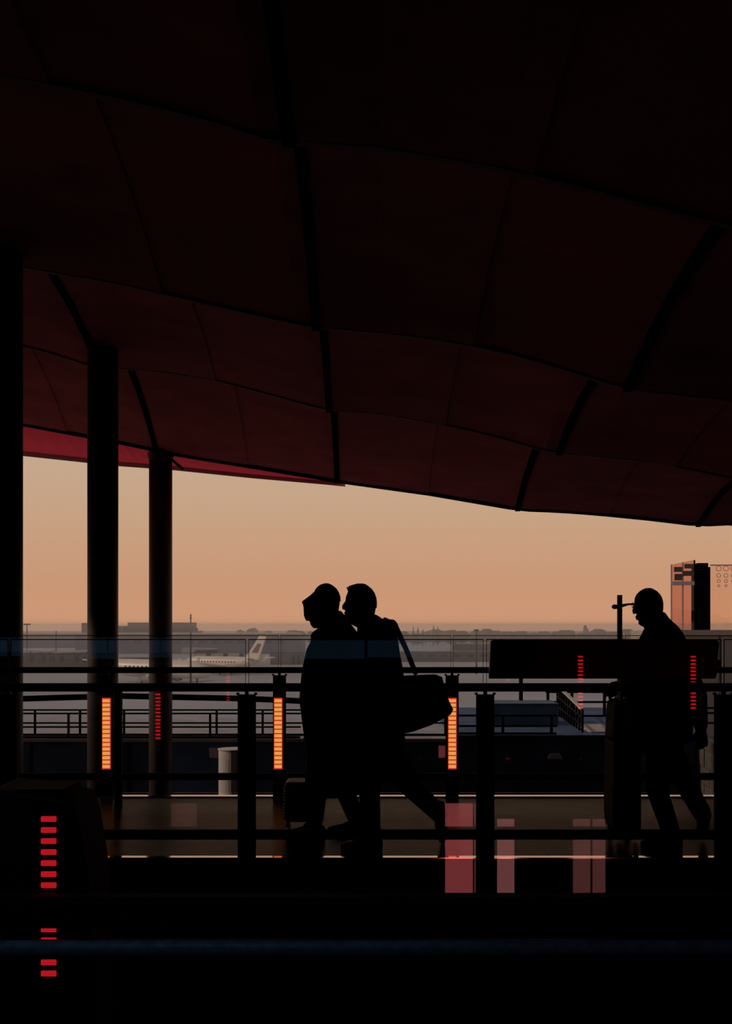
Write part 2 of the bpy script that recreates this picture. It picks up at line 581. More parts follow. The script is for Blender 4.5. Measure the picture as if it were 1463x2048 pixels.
def balustrade(name, Y, px0, s, ks, label, glass_z0, lamps):
    pitch = PW
    x0 = wx(px0, Y)
    xa, xb = x0 + ks[0] * pitch, x0 + (ks[-1] + 1) * pitch
    t = thing(name, ((xa + xb) / 2, Y, 0), label, 'balustrade')
    for k in ks:
        a, b = x0 + k * pitch + 0.011, x0 + (k + 1) * pitch - 0.011
        p = MB().box(a, b, Y - 0.006, Y + 0.006, glass_z0, 1.357).build('glass_pane', 'balustrade_glass', t)
        MB().box(a, b, Y - 0.007, Y + 0.007, 1.357, 1.363).build('pane_edge', 'dark_steel', p)
        MB().box(a - 0.003, a, Y - 0.006, Y + 0.006, 1.09, 1.363).build('pane_edge', 'dark_steel', p)
        MB().box(b, b + 0.003, Y - 0.006, Y + 0.006, 1.09, 1.363).build('pane_edge', 'dark_steel', p)
    yr = Y - 0.055
    MB().tube([(xa, yr, 1.0675), (xb, yr, 1.0675)], 0.0265, 14).build('handrail', 'rail_steel', t, smooth=True)
    MB().box(xa, xb, yr - 0.02, yr + 0.02, 0.136, 0.194).build('bottom_rail', 'dark_steel', t)
    for k in list(ks) + [ks[-1] + 1]:
        x = x0 + k * pitch
        w = 0.055
        base = 0.0 if Y > 10 else -0.35
        po = MB().box(x - w, x + w, Y - 0.04, Y - 0.006, base, 1.022).build('post', 'dark_steel', t)
        MB().box(x - 0.011, x + 0.011, Y - 0.04, Y - 0.012, 1.02, 1.06).build('rail_stem', 'dark_steel', po)
        for q in (-1, 1):
            MB().box(x + q * w - 0.008, x + q * w + 0.008, Y - 0.04, Y - 0.010, 1.02, 1.034).build('post_lug', 'dark_steel', po)
        if not lamps:
            for zb_ in (-0.12, -0.30):
                MB().box(x - 0.009, x + 0.009, Y - 0.01, Y + 0.07, zb_ - 0.04, zb_).build('post_bracket', 'dark_steel', po)
        if lamps:
            lx = x + (-0.01 if k == 0 else 0.0)
            led_strip(po, lx, Y - 0.045, 0.231, 0.826, 0.062, 16, 'led_amber', 'led_amber_back')
            MB().box(x - 0.05, x + 0.05, Y - 0.075, Y - 0.04, 0.196, 0.206).build('lamp_sill', 'edge_steel', po)
    return t

balustrade('glass_balustrade', Y1, 494, 324, range(-4, 5), 'glass balustrade of the walkway before the walking men, with plain black posts', -0.205, False)
balustrade('glass_balustrade', Y2, 559, 235, range(-5, 6), 'glass balustrade behind the walking men with amber light strips on its posts', 0.02, True)

# slim extra upright next to a far post
tag(MB().box(wx(230, 10.7), wx(243, 10.7), 10.68, 10.74, 0.0, wz(1378, 10.7)).build('slim_post', 'dark_steel', loc=(wx(236, 10.7), 10.71, 0)),
    'slim black upright beside an amber strip post', 'post')

# black sign hung on the near balustrade
ys = Y1 + 0.07
t = thing('sign_panel', (wx(1206, ys), ys, wz(1357, ys)), 'long black sign panel hung on the glass before the bald walking man', 'sign')
prof = [(977, 1357), (1428, 1357), (1430, 1350), (1435, 1286), (1432, 1280), (984, 1280), (980, 1282)]
MB().prism([(wx(a, ys), wz(b, ys)) for a, b in prof], ys - 0.025, ys + 0.025).build('panel', 'sign_black', t)
for px in (1040, 1238):
    MB().box(wx(px, ys) - 0.008, wx(px, ys) + 0.008, ys - 0.066, ys + 0.01, wz(1400, ys), wz(1350, ys)).build('bracket', 'dark_steel', t)
MB().box(wx(1429, ys), wx(1435, ys), ys - 0.066, ys + 0.02, wz(1333, ys), wz(1319, ys)).build('clip', 'dark_steel', t)

# ================================================================== VIEWER-SIDE GUARD RAIL AND LAMPS
yg = 3.8
t = thing('guard_rail', (0, yg, 0), 'low black double guard rail with a bluish tube in front of the void', 'railing')
MB().box(-3.6, 3.6, yg - 0.03, yg + 0.03, wz(1852, yg), wz(1790, yg)).build('flat_bar', 'fascia', t)
MB().tube([(-3.6, yg, wz(1898, yg)), (3.6, yg, wz(1898, yg))], 0.028, 16).build('tube_bar', 'blue_steel', t, smooth=True)
for x in (-3.3, -1.6, 1.6, 3.3):
    MB().box(x - 0.03, x + 0.03, yg + 0.0, yg + 0.05, 0.0, wz(1800, yg)).build('post', 'dark_steel', t)

lx0 = wx(95.5, 3.95)
t0 = thing('light_post', (lx0, 4.0, 0), 'short black post with a red light strip before the dark bin', 'lamp', 'red light posts at the guard rail')
MB().box(lx0 - 0.045, lx0 + 0.045, 3.97, 4.03, 0, wz(1612, 3.95)).build('post', 'dark_steel', t0)
led_strip(t0, lx0, 3.97, wz(1960, 3.95), wz(1628, 3.95), 0.047, 15, 'led_red', 'fascia', 0.5)
for x, dz, lab in ((-1.92, 0.02, 'red light strip post mirrored in glass beside the ringed column'),
                   (1.98, 0.30, 'red light strip post mirrored across the sign panel'),
                   (3.02, 0.30, 'red light strip post mirrored over the bald man')):
    c = copy_tree(t0, (x, 4.0, 0))
    for ch in c.children:
        if ch.name.startswith('led'):
            ch.location.z += dz
        if ch.name.startswith('led_segment'):
            if 'led_bright' not in bpy.data.meshes:
                bm_ = ch.data.copy()
                bm_.name = 'led_bright'
                bm_.materials[0] = M['led_red_bright']
            ch.data = bpy.data.meshes['led_bright']
    for ch in c.children:
        if ch.name.startswith('post'):
            ch.scale.z = 1.35 if dz > 0.1 else 1.0
    c['label'] = lab
    c.rotation_euler.z = math.pi      # these strips face the balustrade

# unseen cool lamp added to put a blue highlight on the guard rail
t = thing('fill_lamp', (-1.7, 2.3, 3.0), 'long cool-white fill lamp added out of view over the guard rail', 'lamp')
MB().box(-3.4, 0.0, 2.24, 2.36, 3.02, 3.10).build('lamp_housing', 'dark_steel', t)
MB().box(-3.36, -0.04, 2.26, 2.34, 3.0, 3.02).build('lamp_diffuser', 'fill_lamp_cool', t)
for x in (-3.0, -0.4):
    MB().tube([(x, 2.3, 3.09), (x, 2.3, E0(x) - 0.42)], 0.006, 6).build('suspension_wire', 'dark_steel', t)

# dark bin at the rail
t = thing('litter_bin', (wx(60, 4.2), 4.25, 0), 'dark tapered bin behind the red light strip', 'bin')
yb0, yb1 = 4.06, 4.40
prof = [(-60, 2100), (190, 2100), (178, 1780), (170, 1720), (158, 1650), (146, 1606), (110, 1597), (40, 1586), (-20, 1580), (-50, 1600)]
MB().prism([(wx(a, yb0), max(0.0, wz(b, yb0))) for a, b in prof], yb0, yb1).build('body', 'fascia', t, bevel=0.012)
MB().box(wx(-20, yb0), wx(120, yb0), yb0 + 0.05, yb1 - 0.05, wz(1586, yb0) - 0.02, wz(1583, yb0)).build('lid', 'dark_steel', t)

# unseen glow panels added behind the viewer to give the glass pink reflections
def lit(pa, pb, ztop, zbot, m, label):
    Yv = 25.0
    X0, X1 = wx(pa, Yv), wx(pb, Yv)
    Yr = 2 * Y1 - Yv
    tt = thing('added_glow_panel', ((X0 + X1) / 2, Yr - 0.1, GROUND), label, 'light panel', 'unseen glow panels added for glass reflections')
    MB().box(X0 - 0.01, X1 + 0.01, Yr - 0.25, Yr - 0.05, GROUND, ztop + 0.1).build('panel_case', 'fascia', tt)
    MB().box(X0, X1, Yr - 0.05, Yr, zbot, ztop).build('panel_face', m, tt)

lit(890, 945, -1.3, -4.6, 'lit_red', 'wide red glow panel added out of view for glass reflections')
lit(949, 958, -1.9, -4.6, 'lit_pink', 'very slim pink glow panel added beside the wide red one')
lit(994, 1028, -2.3, -4.6, 'lit_pink', 'pink glow panel added out of view, narrow and single')
lit(1146, 1180, -2.3, -4.4, 'lit_dim', 'dim pink glow panel added out of view, left half of a pair')
lit(1185, 1210, -2.3, -4.4, 'lit_dim', 'dim pink glow panel added out of view, right half of a pair')
lit(342, 392, -1.5, -2.6, 'lit_faint', 'short dim glow panel added out of view, standing alone')

# ================================================================== PEOPLE
def remeshed(mb, name, m, parent, voxel, smooth_it=4):
    o = mb.build(name, m, parent)
    r = o.modifiers.new('r', 'REMESH')
    r.mode = 'VOXEL'
    r.voxel_size = voxel
    r.use_smooth_shade = True
    s = o.modifiers.new('s', 'SMOOTH')
    s.iterations = smooth_it
    s.factor = 0.5
    dg = bpy.context.evaluated_depsgraph_get()
    dg.update()
    me = bpy.data.meshes.new_from_object(o.evaluated_get(dg))
    o.modifiers.clear()
    o.data = me
    for p in me.polygons:
        p.use_smooth = True
    if not me.materials:
        me.materials.append(M[m])
    return o

def oval(xl, xr, y, z, hy, n=24, p=0.85):
    cx, rx = (xl + xr) / 2, (xr - xl) / 2
    out = []
    for k in range(n):
        a = 2 * math.pi * k / n
        ca, sa = math.cos(a), math.sin(a)
        out.append((cx + rx * math.copysign(abs(ca) ** p, ca), y + hy * math.copysign(abs(sa) ** p, sa), z))
    return out

def rows(Y, data, p=0.85):
    return [oval(wx(l, Y), wx(r, Y), Y, wz(py, Y), h, p=p) for py, l, r, h in data]

def hand(mb, wrist, elbow, thumb_side, curl=0.5):
    """palm, four unequal bent fingers, thumb leaving the side of the palm"""
    w = Vector(wrist)
    d = (w - Vector(elbow)).normalized()
    side = Vector((1, 0, 0)) * thumb_side      # front-back axis across the knuckles
    side = (side - d * side.dot(d)).normalized()
    nrm = d.cross(side).normalized()
    if nrm.y * 1 < 0:
        nrm = -nrm
    palm_end = w + d * 0.085
    for q in (-0.024, -0.008, 0.008, 0.024):
        mb.tube([w + side * q * 0.7, palm_end + side * q * 1.15], [0.016, 0.014], 8)
    for q, L in ((0.030, 0.072), (0.010, 0.080), (-0.010, 0.074), (-0.030, 0.058)):
        a = palm_end + side * q * 1.1
        b = a + (d * math.cos(curl * 0.5) + nrm * math.sin(curl * 0.5)) * L * 0.45
        c = b + (d * math.cos(curl * 1.2) + nrm * math.sin(curl * 1.2)) * L * 0.32
        e = c + (d * math.cos(curl * 1.9) + nrm * math.sin(curl * 1.9)) * L * 0.25
        mb.tube([a, b, c, e], [0.0095, 0.009, 0.0085, 0.0075], 8)
    a = w + d * 0.025 + side * 0.026
    b = a + (d * 0.7 + side * 0.7) * 0.04
    c = b + (d * 0.95 + side * 0.2 + nrm * 0.25) * 0.032
    mb.tube([a, b, c], [0.013, 0.011, 0.009], 8)

def person(Y, base_px, label, head_rows, nose, coat, arms, legs, headc, ears, lips, extra=None, neck=None, pelvis=None, head_tilt=None):
    s = sc(Y)
    base = Vector((wx(base_px, Y), Y, 0))
    t = thing('person', base, label, 'person', 'men walking along the bridge')
    body = MB()
    # head from cross-sections, nose, lips, brow, ears
    body.loft(rows(Y, head_rows, 0.92))
    body.tube([at(*nose[0], Y), at(*nose[1], Y), at(*nose[2], Y)], [0.010, 0.013, 0.010], 8)
    for l in lips:
        p = at(*l, Y)
        body.ell(p, (0.008, 0.022, 0.0065), 10, 6)
    for sy in (-1, 1):
        e = at(*ears, Y)
        body.ell((e.x, Y + sy * 0.077, e.z), (0.018, 0.012, 0.032), 10, 6)
    # neck and trunk under the clothes
    body.tube([at(*p, Y) for p in neck], [0.058, 0.060, 0.064], 14)
    tr = []
    for py, l, r, h in coat[4:]:
        c = (l + r) / 2
        tr.append((py, c - (r - l) * 0.30, c + (r - l) * 0.30, h * 0.72))
    body.loft(rows(Y, tr))
    coatm = MB().loft(rows(Y, coat))
    trm = MB()
    # arms: (side, shoulder, elbow, wrist)
    for sd_, sh, el, wr, off in arms:
        a, b, c = at(*sh, Y), at(*el, Y), at(*wr, Y)
        a.y += sd_ * 0.185
        b.y += sd_ * (0.235 + off * 0.3)
        c.y += sd_ * (0.20 + off)
        body.tube([a, b, c], [0.048, 0.040, 0.027], 10)
        hand(body, c, b, -1)
        cc = b + (c - b) * 0.93
        coatm.tube([a, a + (b - a) * 0.5, b, cc], [0.082, 0.068, 0.058, 0.047], 14)
    # legs: (side, hip, knee, ankle, toe)
    shoes = []
    for sd_, hp, kn, an, toe in legs:
        a, b, c, d = at(*hp, Y), at(*kn, Y), at(*an, Y), at(*toe, Y)
        for q in (a, b, c, d):
            q.y += sd_ * 0.095
        body.tube([a, b, c], [0.078, 0.052, 0.034], 12)
        body.tube([c, c + (d - c) * 0.5], [0.034, 0.03], 10)
        trm.tube([a, a + (b - a) * 0.5, b, b + (c - b) * 0.5, b + (c - b) * 0.97], [0.105, 0.092, 0.072, 0.066, 0.062], 14)
        sh = MB()
        dirv = (d - c).normalized()
        heel = c - dirv * 0.055
        flat = abs(dirv.z) < 0.8
        if flat:
            z = 0.0
            sx = -1
            pts = []
            rings = []
            for q, hw, hh in ((0.075, 0.024, 0.05), (0.06, 0.034, 0.075), (0.02, 0.038, 0.095), (-0.04, 0.040, 0.085), (-0.10, 0.047, 0.058), (-0.16, 0.044, 0.043), (-0.20, 0.022, 0.028)):
                X = c.x + q
                rings.append([(X, c.y - hw, 0.0), (X, c.y + hw, 0.0), (X, c.y + hw, hh * 0.5), (X, c.y + hw * 0.55, hh), (X, c.y - hw * 0.55, hh), (X, c.y - hw, hh * 0.5)])
            sh.loft(rings)
        else:
            up = Vector((1, 0, 0))
            sh.tube([heel, c, c + (d - c) * 0.55, d], [0.042, 0.046, 0.044, 0.028], 12)
        shoes.append(sh)
    if pelvis:
        p = at(*pelvis, Y)
        trm.ell(p, (0.15, 0.18, 0.14), 16, 10)
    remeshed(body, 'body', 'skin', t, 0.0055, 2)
    remeshed(coatm, 'coat', 'coat_black', t, 0.011, 3)
    remeshed(trm, 'trousers', 'trouser_black', t, 0.011, 3)
    for sh in shoes:
        remeshed(sh, 'shoe', 'shoe_black', t, 0.007, 2)
    for sy in (-1, 1):
        p = at(*headc, Y)
        MB().ell((p.x, Y + sy * 0.033, p.z), (0.011, 0.012, 0.011), 10, 6).build('eye', 'eye_dark', t, smooth=True)
    return t

# -- man with bowed head, peaked cap and turned-up collar (on the far side)
YA = 9.0
pA = person(YA, 655, 'man with bowed head in peaked cap and coat with turned-up collar',
    head_rows=[(1256.5, 626.5, 640, 0.020), (1253, 623, 652, 0.036), (1249, 624.5, 660, 0.048), (1245.5, 622, 666, 0.056), (1241, 616, 669, 0.060), (1236, 611, 672, 0.064), (1228, 609, 675, 0.069), (1218, 607, 677.5, 0.073), (1208, 605, 679, 0.076), (1200, 607, 679.5, 0.077), (1192, 618, 678.5, 0.076),
               (1184, 627, 675, 0.071), (1177, 633, 669.5, 0.060), (1172, 640, 663, 0.042), (1169, 645, 658, 0.02)],
    nose=[(609, 1218), (611, 1232), (613.5, 1239.5)],
    coat=[(1221, 668, 682, 0.05), (1232, 657, 690, 0.075), (1245, 648, 699, 0.105), (1256, 636, 708, 0.15), (1264, 625, 714, 0.18), (1270, 620, 718, 0.20), (1280, 622, 723, 0.215), (1300, 612, 728, 0.23),
          (1330, 605.5, 731, 0.235), (1350, 602, 733, 0.235), (1400, 598, 733, 0.23), (1440, 603, 730, 0.22), (1500, 611, 728, 0.215), (1560, 612, 727, 0.22), (1585, 613, 726, 0.22), (1588, 618, 720, 0.19)],
    arms=[(-1, (672, 1290), (678, 1385), (640, 1462), 0.02), (1, (672, 1290), (668, 1385), (632, 1452), 0.06)],
    legs=[(-1, (668, 1470), (636, 1565), (630, 1638), (600, 1660)), (1, (672, 1470), (682, 1570), (712, 1640), (690, 1660))],
    headc=(612, 1216), ears=(650, 1218), lips=[(621.5, 1246.5), (623.5, 1250), (627.5, 1254)],
    neck=[(652, 1235), (662, 1255), (670, 1285)], pelvis=(668, 1470))
# cap: crown hugging the skull and a peak sloping down over the brow
crown = [(1203, 640, 681, 0.080), (1194, 628, 680.5, 0.081), (1186, 627, 678, 0.079), (1178, 630.5, 673.5, 0.070), (1172, 636, 667, 0.054), (1168.5, 642, 661, 0.034), (1166.6, 648, 656, 0.014)]
cap = MB().loft(rows(YA, crown, 0.9)).build('cap', 'cap_black', pA, smooth=True)
peak = MB()
rg = []
for f, hy in ((0.0, 0.068), (0.35, 0.070), (0.7, 0.056), (0.93, 0.032), (1.0, 0.012)):
    px = 632 + (604 - 632) * f
    py = 1185.5 + (1202.5 - 1185.5) * f ** 1.1
    p = at(px, py, YA)
    rg.append([(p.x, YA - hy, p.z - 0.016), (p.x, YA - hy * 0.5, p.z), (p.x, YA + hy * 0.5, p.z), (p.x, YA + hy, p.z - 0.016),
               (p.x + 0.012, YA + hy, p.z - 0.026), (p.x + 0.012, YA, p.z - 0.012), (p.x + 0.012, YA - hy, p.z - 0.026)])
peak.loft(rg).build('cap_peak', 'cap_black', cap)
sc_ = MB()
sc_.tube([at(634, 1247, YA) + Vector((0, -0.062, 0)), at(645, 1241, YA) + Vector((0, -0.072, 0)), at(656, 1231, YA) + Vector((0, -0.080, 0)), at(664, 1223, YA) + Vector((0, -0.07, 0))], [0.008, 0.013, 0.012, 0.006], 8)
sc_.build('scarf', 'collar_check', pA, smooth=True)['label'] = 'pale checked scarf edge at the collar'

# -- man behind him with short hair and a shoulder bag (near side)
YB = 8.5
pB = person(YB, 757, 'man with short swept-up hair in dark jacket beside the capped man',
    head_rows=[(1254, 712, 726, 0.030), (1249, 702, 738, 0.046), (1243, 695, 745, 0.056), (1237, 691.5, 748, 0.059), (1231, 690.5, 749, 0.061), (1225, 689.5, 749.5, 0.063), (1214, 690.5, 752, 0.069), (1204, 690, 752, 0.073), (1194, 691, 750.5, 0.074),
               (1184, 695, 746, 0.070), (1176, 701, 740, 0.058), (1171, 708, 733, 0.040), (1169, 714, 727, 0.02)],
    nose=[(690.5, 1206), (687, 1213), (686.3, 1217)],
    coat=[(1229, 716, 752, 0.07), (1237, 713, 764, 0.10), (1246, 713, 776, 0.15), (1256, 714, 788, 0.19), (1268, 713, 793, 0.215), (1282, 709, 796, 0.225), (1310, 701, 800, 0.235),
          (1340, 698, 806, 0.235), (1400, 696, 812, 0.23), (1470, 700, 803, 0.225), (1520, 704, 815, 0.22), (1550, 707, 822, 0.22), (1558, 710, 820, 0.20)],
    arms=[(-1, (752, 1292), (790, 1385), (792, 1462), -0.01), (1, (752, 1292), (745, 1390), (708, 1468), 0.0)],
    legs=[(-1, (758, 1478), (738, 1578), (742, 1658), (712, 1684)), (1, (770, 1478), (822, 1578), (882, 1634), (886, 1684))],
    headc=(695, 1207), ears=(722, 1211), lips=[(689.8, 1225.5), (690.3, 1230), (693.5, 1239)],
    neck=[(728, 1235), (732, 1252), (742, 1285)], pelvis=(765, 1480))
hr = [(1216, 728, 753, 0.074), (1206, 722, 753.5, 0.0785), (1196, 706, 752.5, 0.0795), (1186, 697, 749, 0.077), (1178, 693.5, 743.5, 0.068), (1172, 697, 736.5, 0.052), (1168.5, 708, 731, 0.030), (1167, 714, 726, 0.012)]
hair = MB().loft(rows(YB, hr, 0.9))
hair.build('hair', 'hair_black', pB, smooth=True)
tf = MB()
for q in (-0.03, -0.01, 0.012, 0.03):
    a, b = at(703, 1180, YB), at(693.5, 1174.5 + abs(q) * 40, YB)
    a.y += q
    b.y += q
    tf.tube([a, b], [0.012, 0.003], 6)
tf.build('hair_tuft', 'hair_black', pB)

# shoulder bag of that man
bY = YB + 0.33
bt = thing('shoulder_bag', at(850, 1450, bY), 'bulky black shoulder bag hanging behind the man with swept-up hair', 'bag')
bagp = [(800, 1352), (868, 1349), (880, 1353), (888, 1378), (897, 1402), (905, 1418), (900, 1428), (862, 1449), (826, 1462), (798, 1468), (785, 1440), (786, 1390)]
bb = MB()
cxb, czb = wx(845, bY), wz(1405, bY)
rg = []
for dy, k in ((-0.10, 0.72), (-0.085, 0.92), (-0.05, 1.0), (0.05, 1.0), (0.085, 0.92), (0.10, 0.72)):
    rg.append([(cxb + (wx(a, bY) - cxb) * k, bY + dy, czb + (wz(b, bY) - czb) * k) for a, b in bagp])
bb.loft(rg).build('bag_body', 'bag_black', bt, smooth=True)
fl = [(802, 1351), (870, 1348), (882, 1353), (890, 1385), (860, 1412), (800, 1415)]
MB().prism([(wx(a, bY), wz(b, bY)) for a, b in fl], bY - 0.108, bY - 0.098).build('flap', 'bag_black', bt)
st = MB()
a, b = at(789, 1250, YB + 0.12), at(830, 1345, bY - 0.04)
m0 = a + (b - a) * 0.55 + Vector((0.004, 0, 0.004))
st.tube([a, m0, b], [0.020, 0.018, 0.018], 10, 1.0)
st.tube([a, at(770, 1240, YB - 0.02), at(745, 1262, YB - 0.14)], [0.020, 0.018, 0.018], 10)
st.build('strap', 'bag_black', bt, smooth=True)
sp_ = MB()
pp = [(774, 1238), (788, 1239.5), (795, 1248), (797, 1262), (795, 1268), (778, 1268)]
sp_.prism([(wx(a, YB), wz(b, YB)) for a, b in pp], YB - 0.05, YB + 0.16).build('shoulder_pad', 'bag_black', bt, bevel=0.006)

# ribbed cabin case rolled by the capped man
YC = 9.36
ct = thing('cabin_case', (wx(600, YC), YC, 0), 'small ribbed hard-shell case rolled before the capped man', 'suitcase')
x0, x1 = wx(569, YC), wx(636, YC)
zt = wz(1560, YC)
MB().box(x0 + 0.006, x1 - 0.006, YC - 0.155, YC + 0.155, 0.045, zt).build('shell', 'case_shell', ct, bevel=0.025)
zz = 0.075
while zz < zt - 0.03:
    MB().box(x0, x1, YC - 0.162, YC + 0.162, zz, zz + 0.011).build('rib', 'case_shell', ct, bevel=0.004)
    zz += 0.0225
for dx in (0.03, -0.03):
    for dy in (-0.12, 0.12):
        xx = x0 + 0.03 if dx > 0 else x1 - 0.03
        MB().tube([(xx, YC + dy - 0.012, 0.023), (xx, YC + dy + 0.012, 0.023)], 0.018, 10).build('wheel', 'shoe_black', ct)
        MB().box(xx - 0.012, xx + 0.012, YC + dy - 0.008, YC + dy + 0.008, 0.025, 0.055).build('wheel_fork', 'shoe_black', ct)
for dy in (-0.06, 0.06):
    MB().tube([(wx(612, YC), YC + dy, zt - 0.02), (wx(616, YC), YC + dy, wz(1478, YC))], 0.007, 8).build('handle_tube', 'case_shell', ct)
MB().tube([(wx(616, YC), YC - 0.07, wz(1478, YC)), (wx(616, YC), YC + 0.07, wz(1478, YC))], 0.012, 8).build('handle_grip', 'shoe_black', ct)

# -- bald man with glasses on the right
YD = 8.6
pD = person(YD, 1320, 'bald man in dark jacket behind the long black sign panel',
    head_rows=[(1256, 1292, 1306, 0.030), (1251, 1280, 1318, 0.046), (1245, 1277, 1322, 0.056), (1237, 1274.5, 1323, 0.061), (1228, 1272.5, 1324.5, 0.065), (1216, 1270, 1325.5, 0.071), (1206, 1268, 1325.5, 0.074), (1197, 1268.5, 1323.5, 0.074),
               (1189, 1272, 1319.5, 0.069), (1182, 1279, 1312.5, 0.055), (1178, 1286, 1305.5, 0.036), (1176, 1291, 1301, 0.018)],
    nose=[(1269, 1213), (1267.2, 1221), (1267.4, 1226)],
    coat=[(1224, 1308, 1328, 0.06), (1234, 1300, 1334, 0.085), (1243, 1295, 1342, 0.12), (1252, 1292, 1352, 0.16), (1264, 1287, 1361, 0.195), (1280, 1279, 1368, 0.22), (1310, 1268, 1372, 0.235), (1357, 1257, 1377, 0.24),
          (1400, 1250, 1380, 0.235), (1450, 1252, 1382, 0.23), (1478, 1256, 1381, 0.225), (1484, 1262, 1375, 0.20)],
    arms=[(-1, (1338, 1292), (1378, 1388), (1386, 1452), -0.01), (1, (1320, 1292), (1298, 1370), (1266, 1378), 0.03)],
    legs=[(-1, (1318, 1485), (1308, 1580), (1334, 1658), (1304, 1682)), (1, (1335, 1485), (1378, 1572), (1413, 1636), (1412, 1677))],
    headc=(1272, 1211), ears=(1303, 1214), lips=[(1271.8, 1233.5), (1273, 1238), (1278, 1247)],
    neck=[(1302, 1240), (1306, 1256), (1315, 1290)], pelvis=(1322, 1482))
gl = MB()
for sy in (-1, 1):
    p = at(1267.5, 1210, YD)
    pts = [(p.x - 0.004, YD + sy * 0.033 + 0.024 * math.cos(a), p.z + 0.017 * math.sin(a)) for a in (2 * math.pi * k / 14 for k in range(15))]
    gl.tube(pts, 0.0022, 6, cap=False)
    gl.tube([(p.x - 0.002, YD + sy * 0.057, p.z + 0.005), (p.x + 0.11, YD + sy * 0.076, p.z + 0.004)], 0.0022, 6)
gl.build('glasses', 'shoe_black', pD)

# large case pushed by the bald man
YE = 8.86
ct = thing('large_suitcase', (wx(1258, YE), YE, 0), 'tall plain black suitcase rolled before the bald man', 'suitcase')
x0, x1 = wx(1217, YE), wx(1272, YE)
zt = wz(1478, YE)
MB().box(x0, x1, YE - 0.18, YE + 0.20, 0.06, zt).build('shell', 'bag_black', ct, bevel=0.03)
MB().box(x0 - 0.006, x0 + 0.02, YE - 0.17, YE + 0.17, 0.14, zt - 0.30).build('front_pocket', 'bag_black', ct, bevel=0.012)
for xx in (x0 + 0.035, x1 - 0.035):
    for dy in (-0.15, 0.15):
        MB().tube([(xx, YE + dy - 0.014, 0.030), (xx, YE + dy + 0.014, 0.030)], 0.025, 10).build('wheel', 'shoe_black', ct)
        MB().box(xx - 0.014, xx + 0.014, YE + dy - 0.01, YE + dy + 0.01, 0.03, 0.07).build('wheel_fork', 'shoe_black', ct)
for dy in (-0.13, 0.22):
    MB().tube([(wx(1232, YE), YE + dy, zt - 0.03), (wx(1232, YE), YE + dy, wz(1386, YE))], 0.009, 8).build('handle_tube', 'dark_steel', ct)
MB().tube([(wx(1232, YE), YE - 0.13, wz(1386, YE)), (wx(1232, YE), YE + 0.22, wz(1386, YE))], 0.016, 10).build('handle_grip', 'shoe_black', ct)

# soft bag riding on that case
dt = thing('duffel_bag', (wx(1245, YE), YE, zt), 'soft black bag lying on top of the tall suitcase', 'bag')
dp = [(1219, 1478), (1221, 1440), (1223, 1408), (1229, 1400), (1257, 1398), (1262, 1404), (1262, 1478)]
MB().prism([(wx(a, YE), wz(b, YE)) for a, b in dp], YE - 0.10, YE + 0.20).build('bag_body', 'bag_black', dt, bevel=0.015)
MB().tube([(wx(1233, YE), YE + 0.10, wz(1400, YE)), (wx(1238, YE), YE + 0.13, wz(1395, YE)), (wx(1245, YE), YE + 0.16, wz(1400, YE))], 0.005, 8).build('bag_handle', 'bag_black', dt)

# ================================================================== LOWER ROOFS BEYOND THE BRIDGE
YW = 60.0
zr = wz(1477, YW)
t = thing('service_building', (-12, 66, GROUND), 'low dark navy service building with a flat roof below the bridge', 'building')
MB().box(-45, wx(905, YW), YW, 74, GROUND, zr - 0.15).build('wall', 'service_wall', t)
MB().box(-45, wx(905, YW), YW - 0.12, 74, zr - 0.15, zr).build('roof_slab', 'service_roof', t)
for px in (60, 255, 480):
    MB().box(wx(px, YW), wx(px, YW) + 0.08, YW - 0.05, YW, GROUND, zr - 0.16).build('wall_joint', 'fascia', t)
zq = wz(1470, YW)
t = thing('service_building', (9, 66, GROUND), 'dark navy flat-roofed building below the bridge with pale vent and steps', 'building')
MB().box(wx(905, YW), wx(1386, YW), YW, 80, GROUND, zq - 0.12).build('wall', 'service_wall', t)
MB().box(wx(905, YW), wx(1386, YW), YW - 0.1, 80, zq - 0.12, zq).build('roof_slab', 'service_wall', t)
MB().box(wx(1168, 63), wx(1226, 63), 61.2, 66.3, zq, zq + 0.05).build('pale_paving', 'pale_paving', t)
a, b = 1095, 1122
MB().prism([(wx(1094, YW), wz(1517, YW)), (wx(1124, YW), wz(1517, YW)), (wx(1121, YW), wz(1512, YW)), (wx(1118, YW), wz(1507, YW)), (wx(1099, YW), wz(1507, YW)), (wx(1096, YW), wz(1512, YW))], YW - 0.28, YW).build('wall_vent', 'white_paint', t)

def railing(Y, xa, xb, rails, posts, zbase, label, r=0.045):
    t = thing('roof_railing', ((xa + xb) / 2, Y, zbase), label, 'railing')
    for py in rails:
        MB().tube([(xa, Y, wz(py, Y)), (xb, Y, wz(py, Y))], r, 8).build('rail', 'dark_steel', t)
    top = max(wz(py, Y) for py in rails)
    for px in posts:
        MB().box(wx(px, Y) - r * 1.3, wx(px, Y) + r * 1.3, Y - r, Y + r, zbase, top).build('post', 'dark_steel', t)
    MB().box(xa, xb, Y - 0.06, Y + 0.06, zbase, zbase + 0.10).build('kick_plate', 'dark_steel', t)
    return t

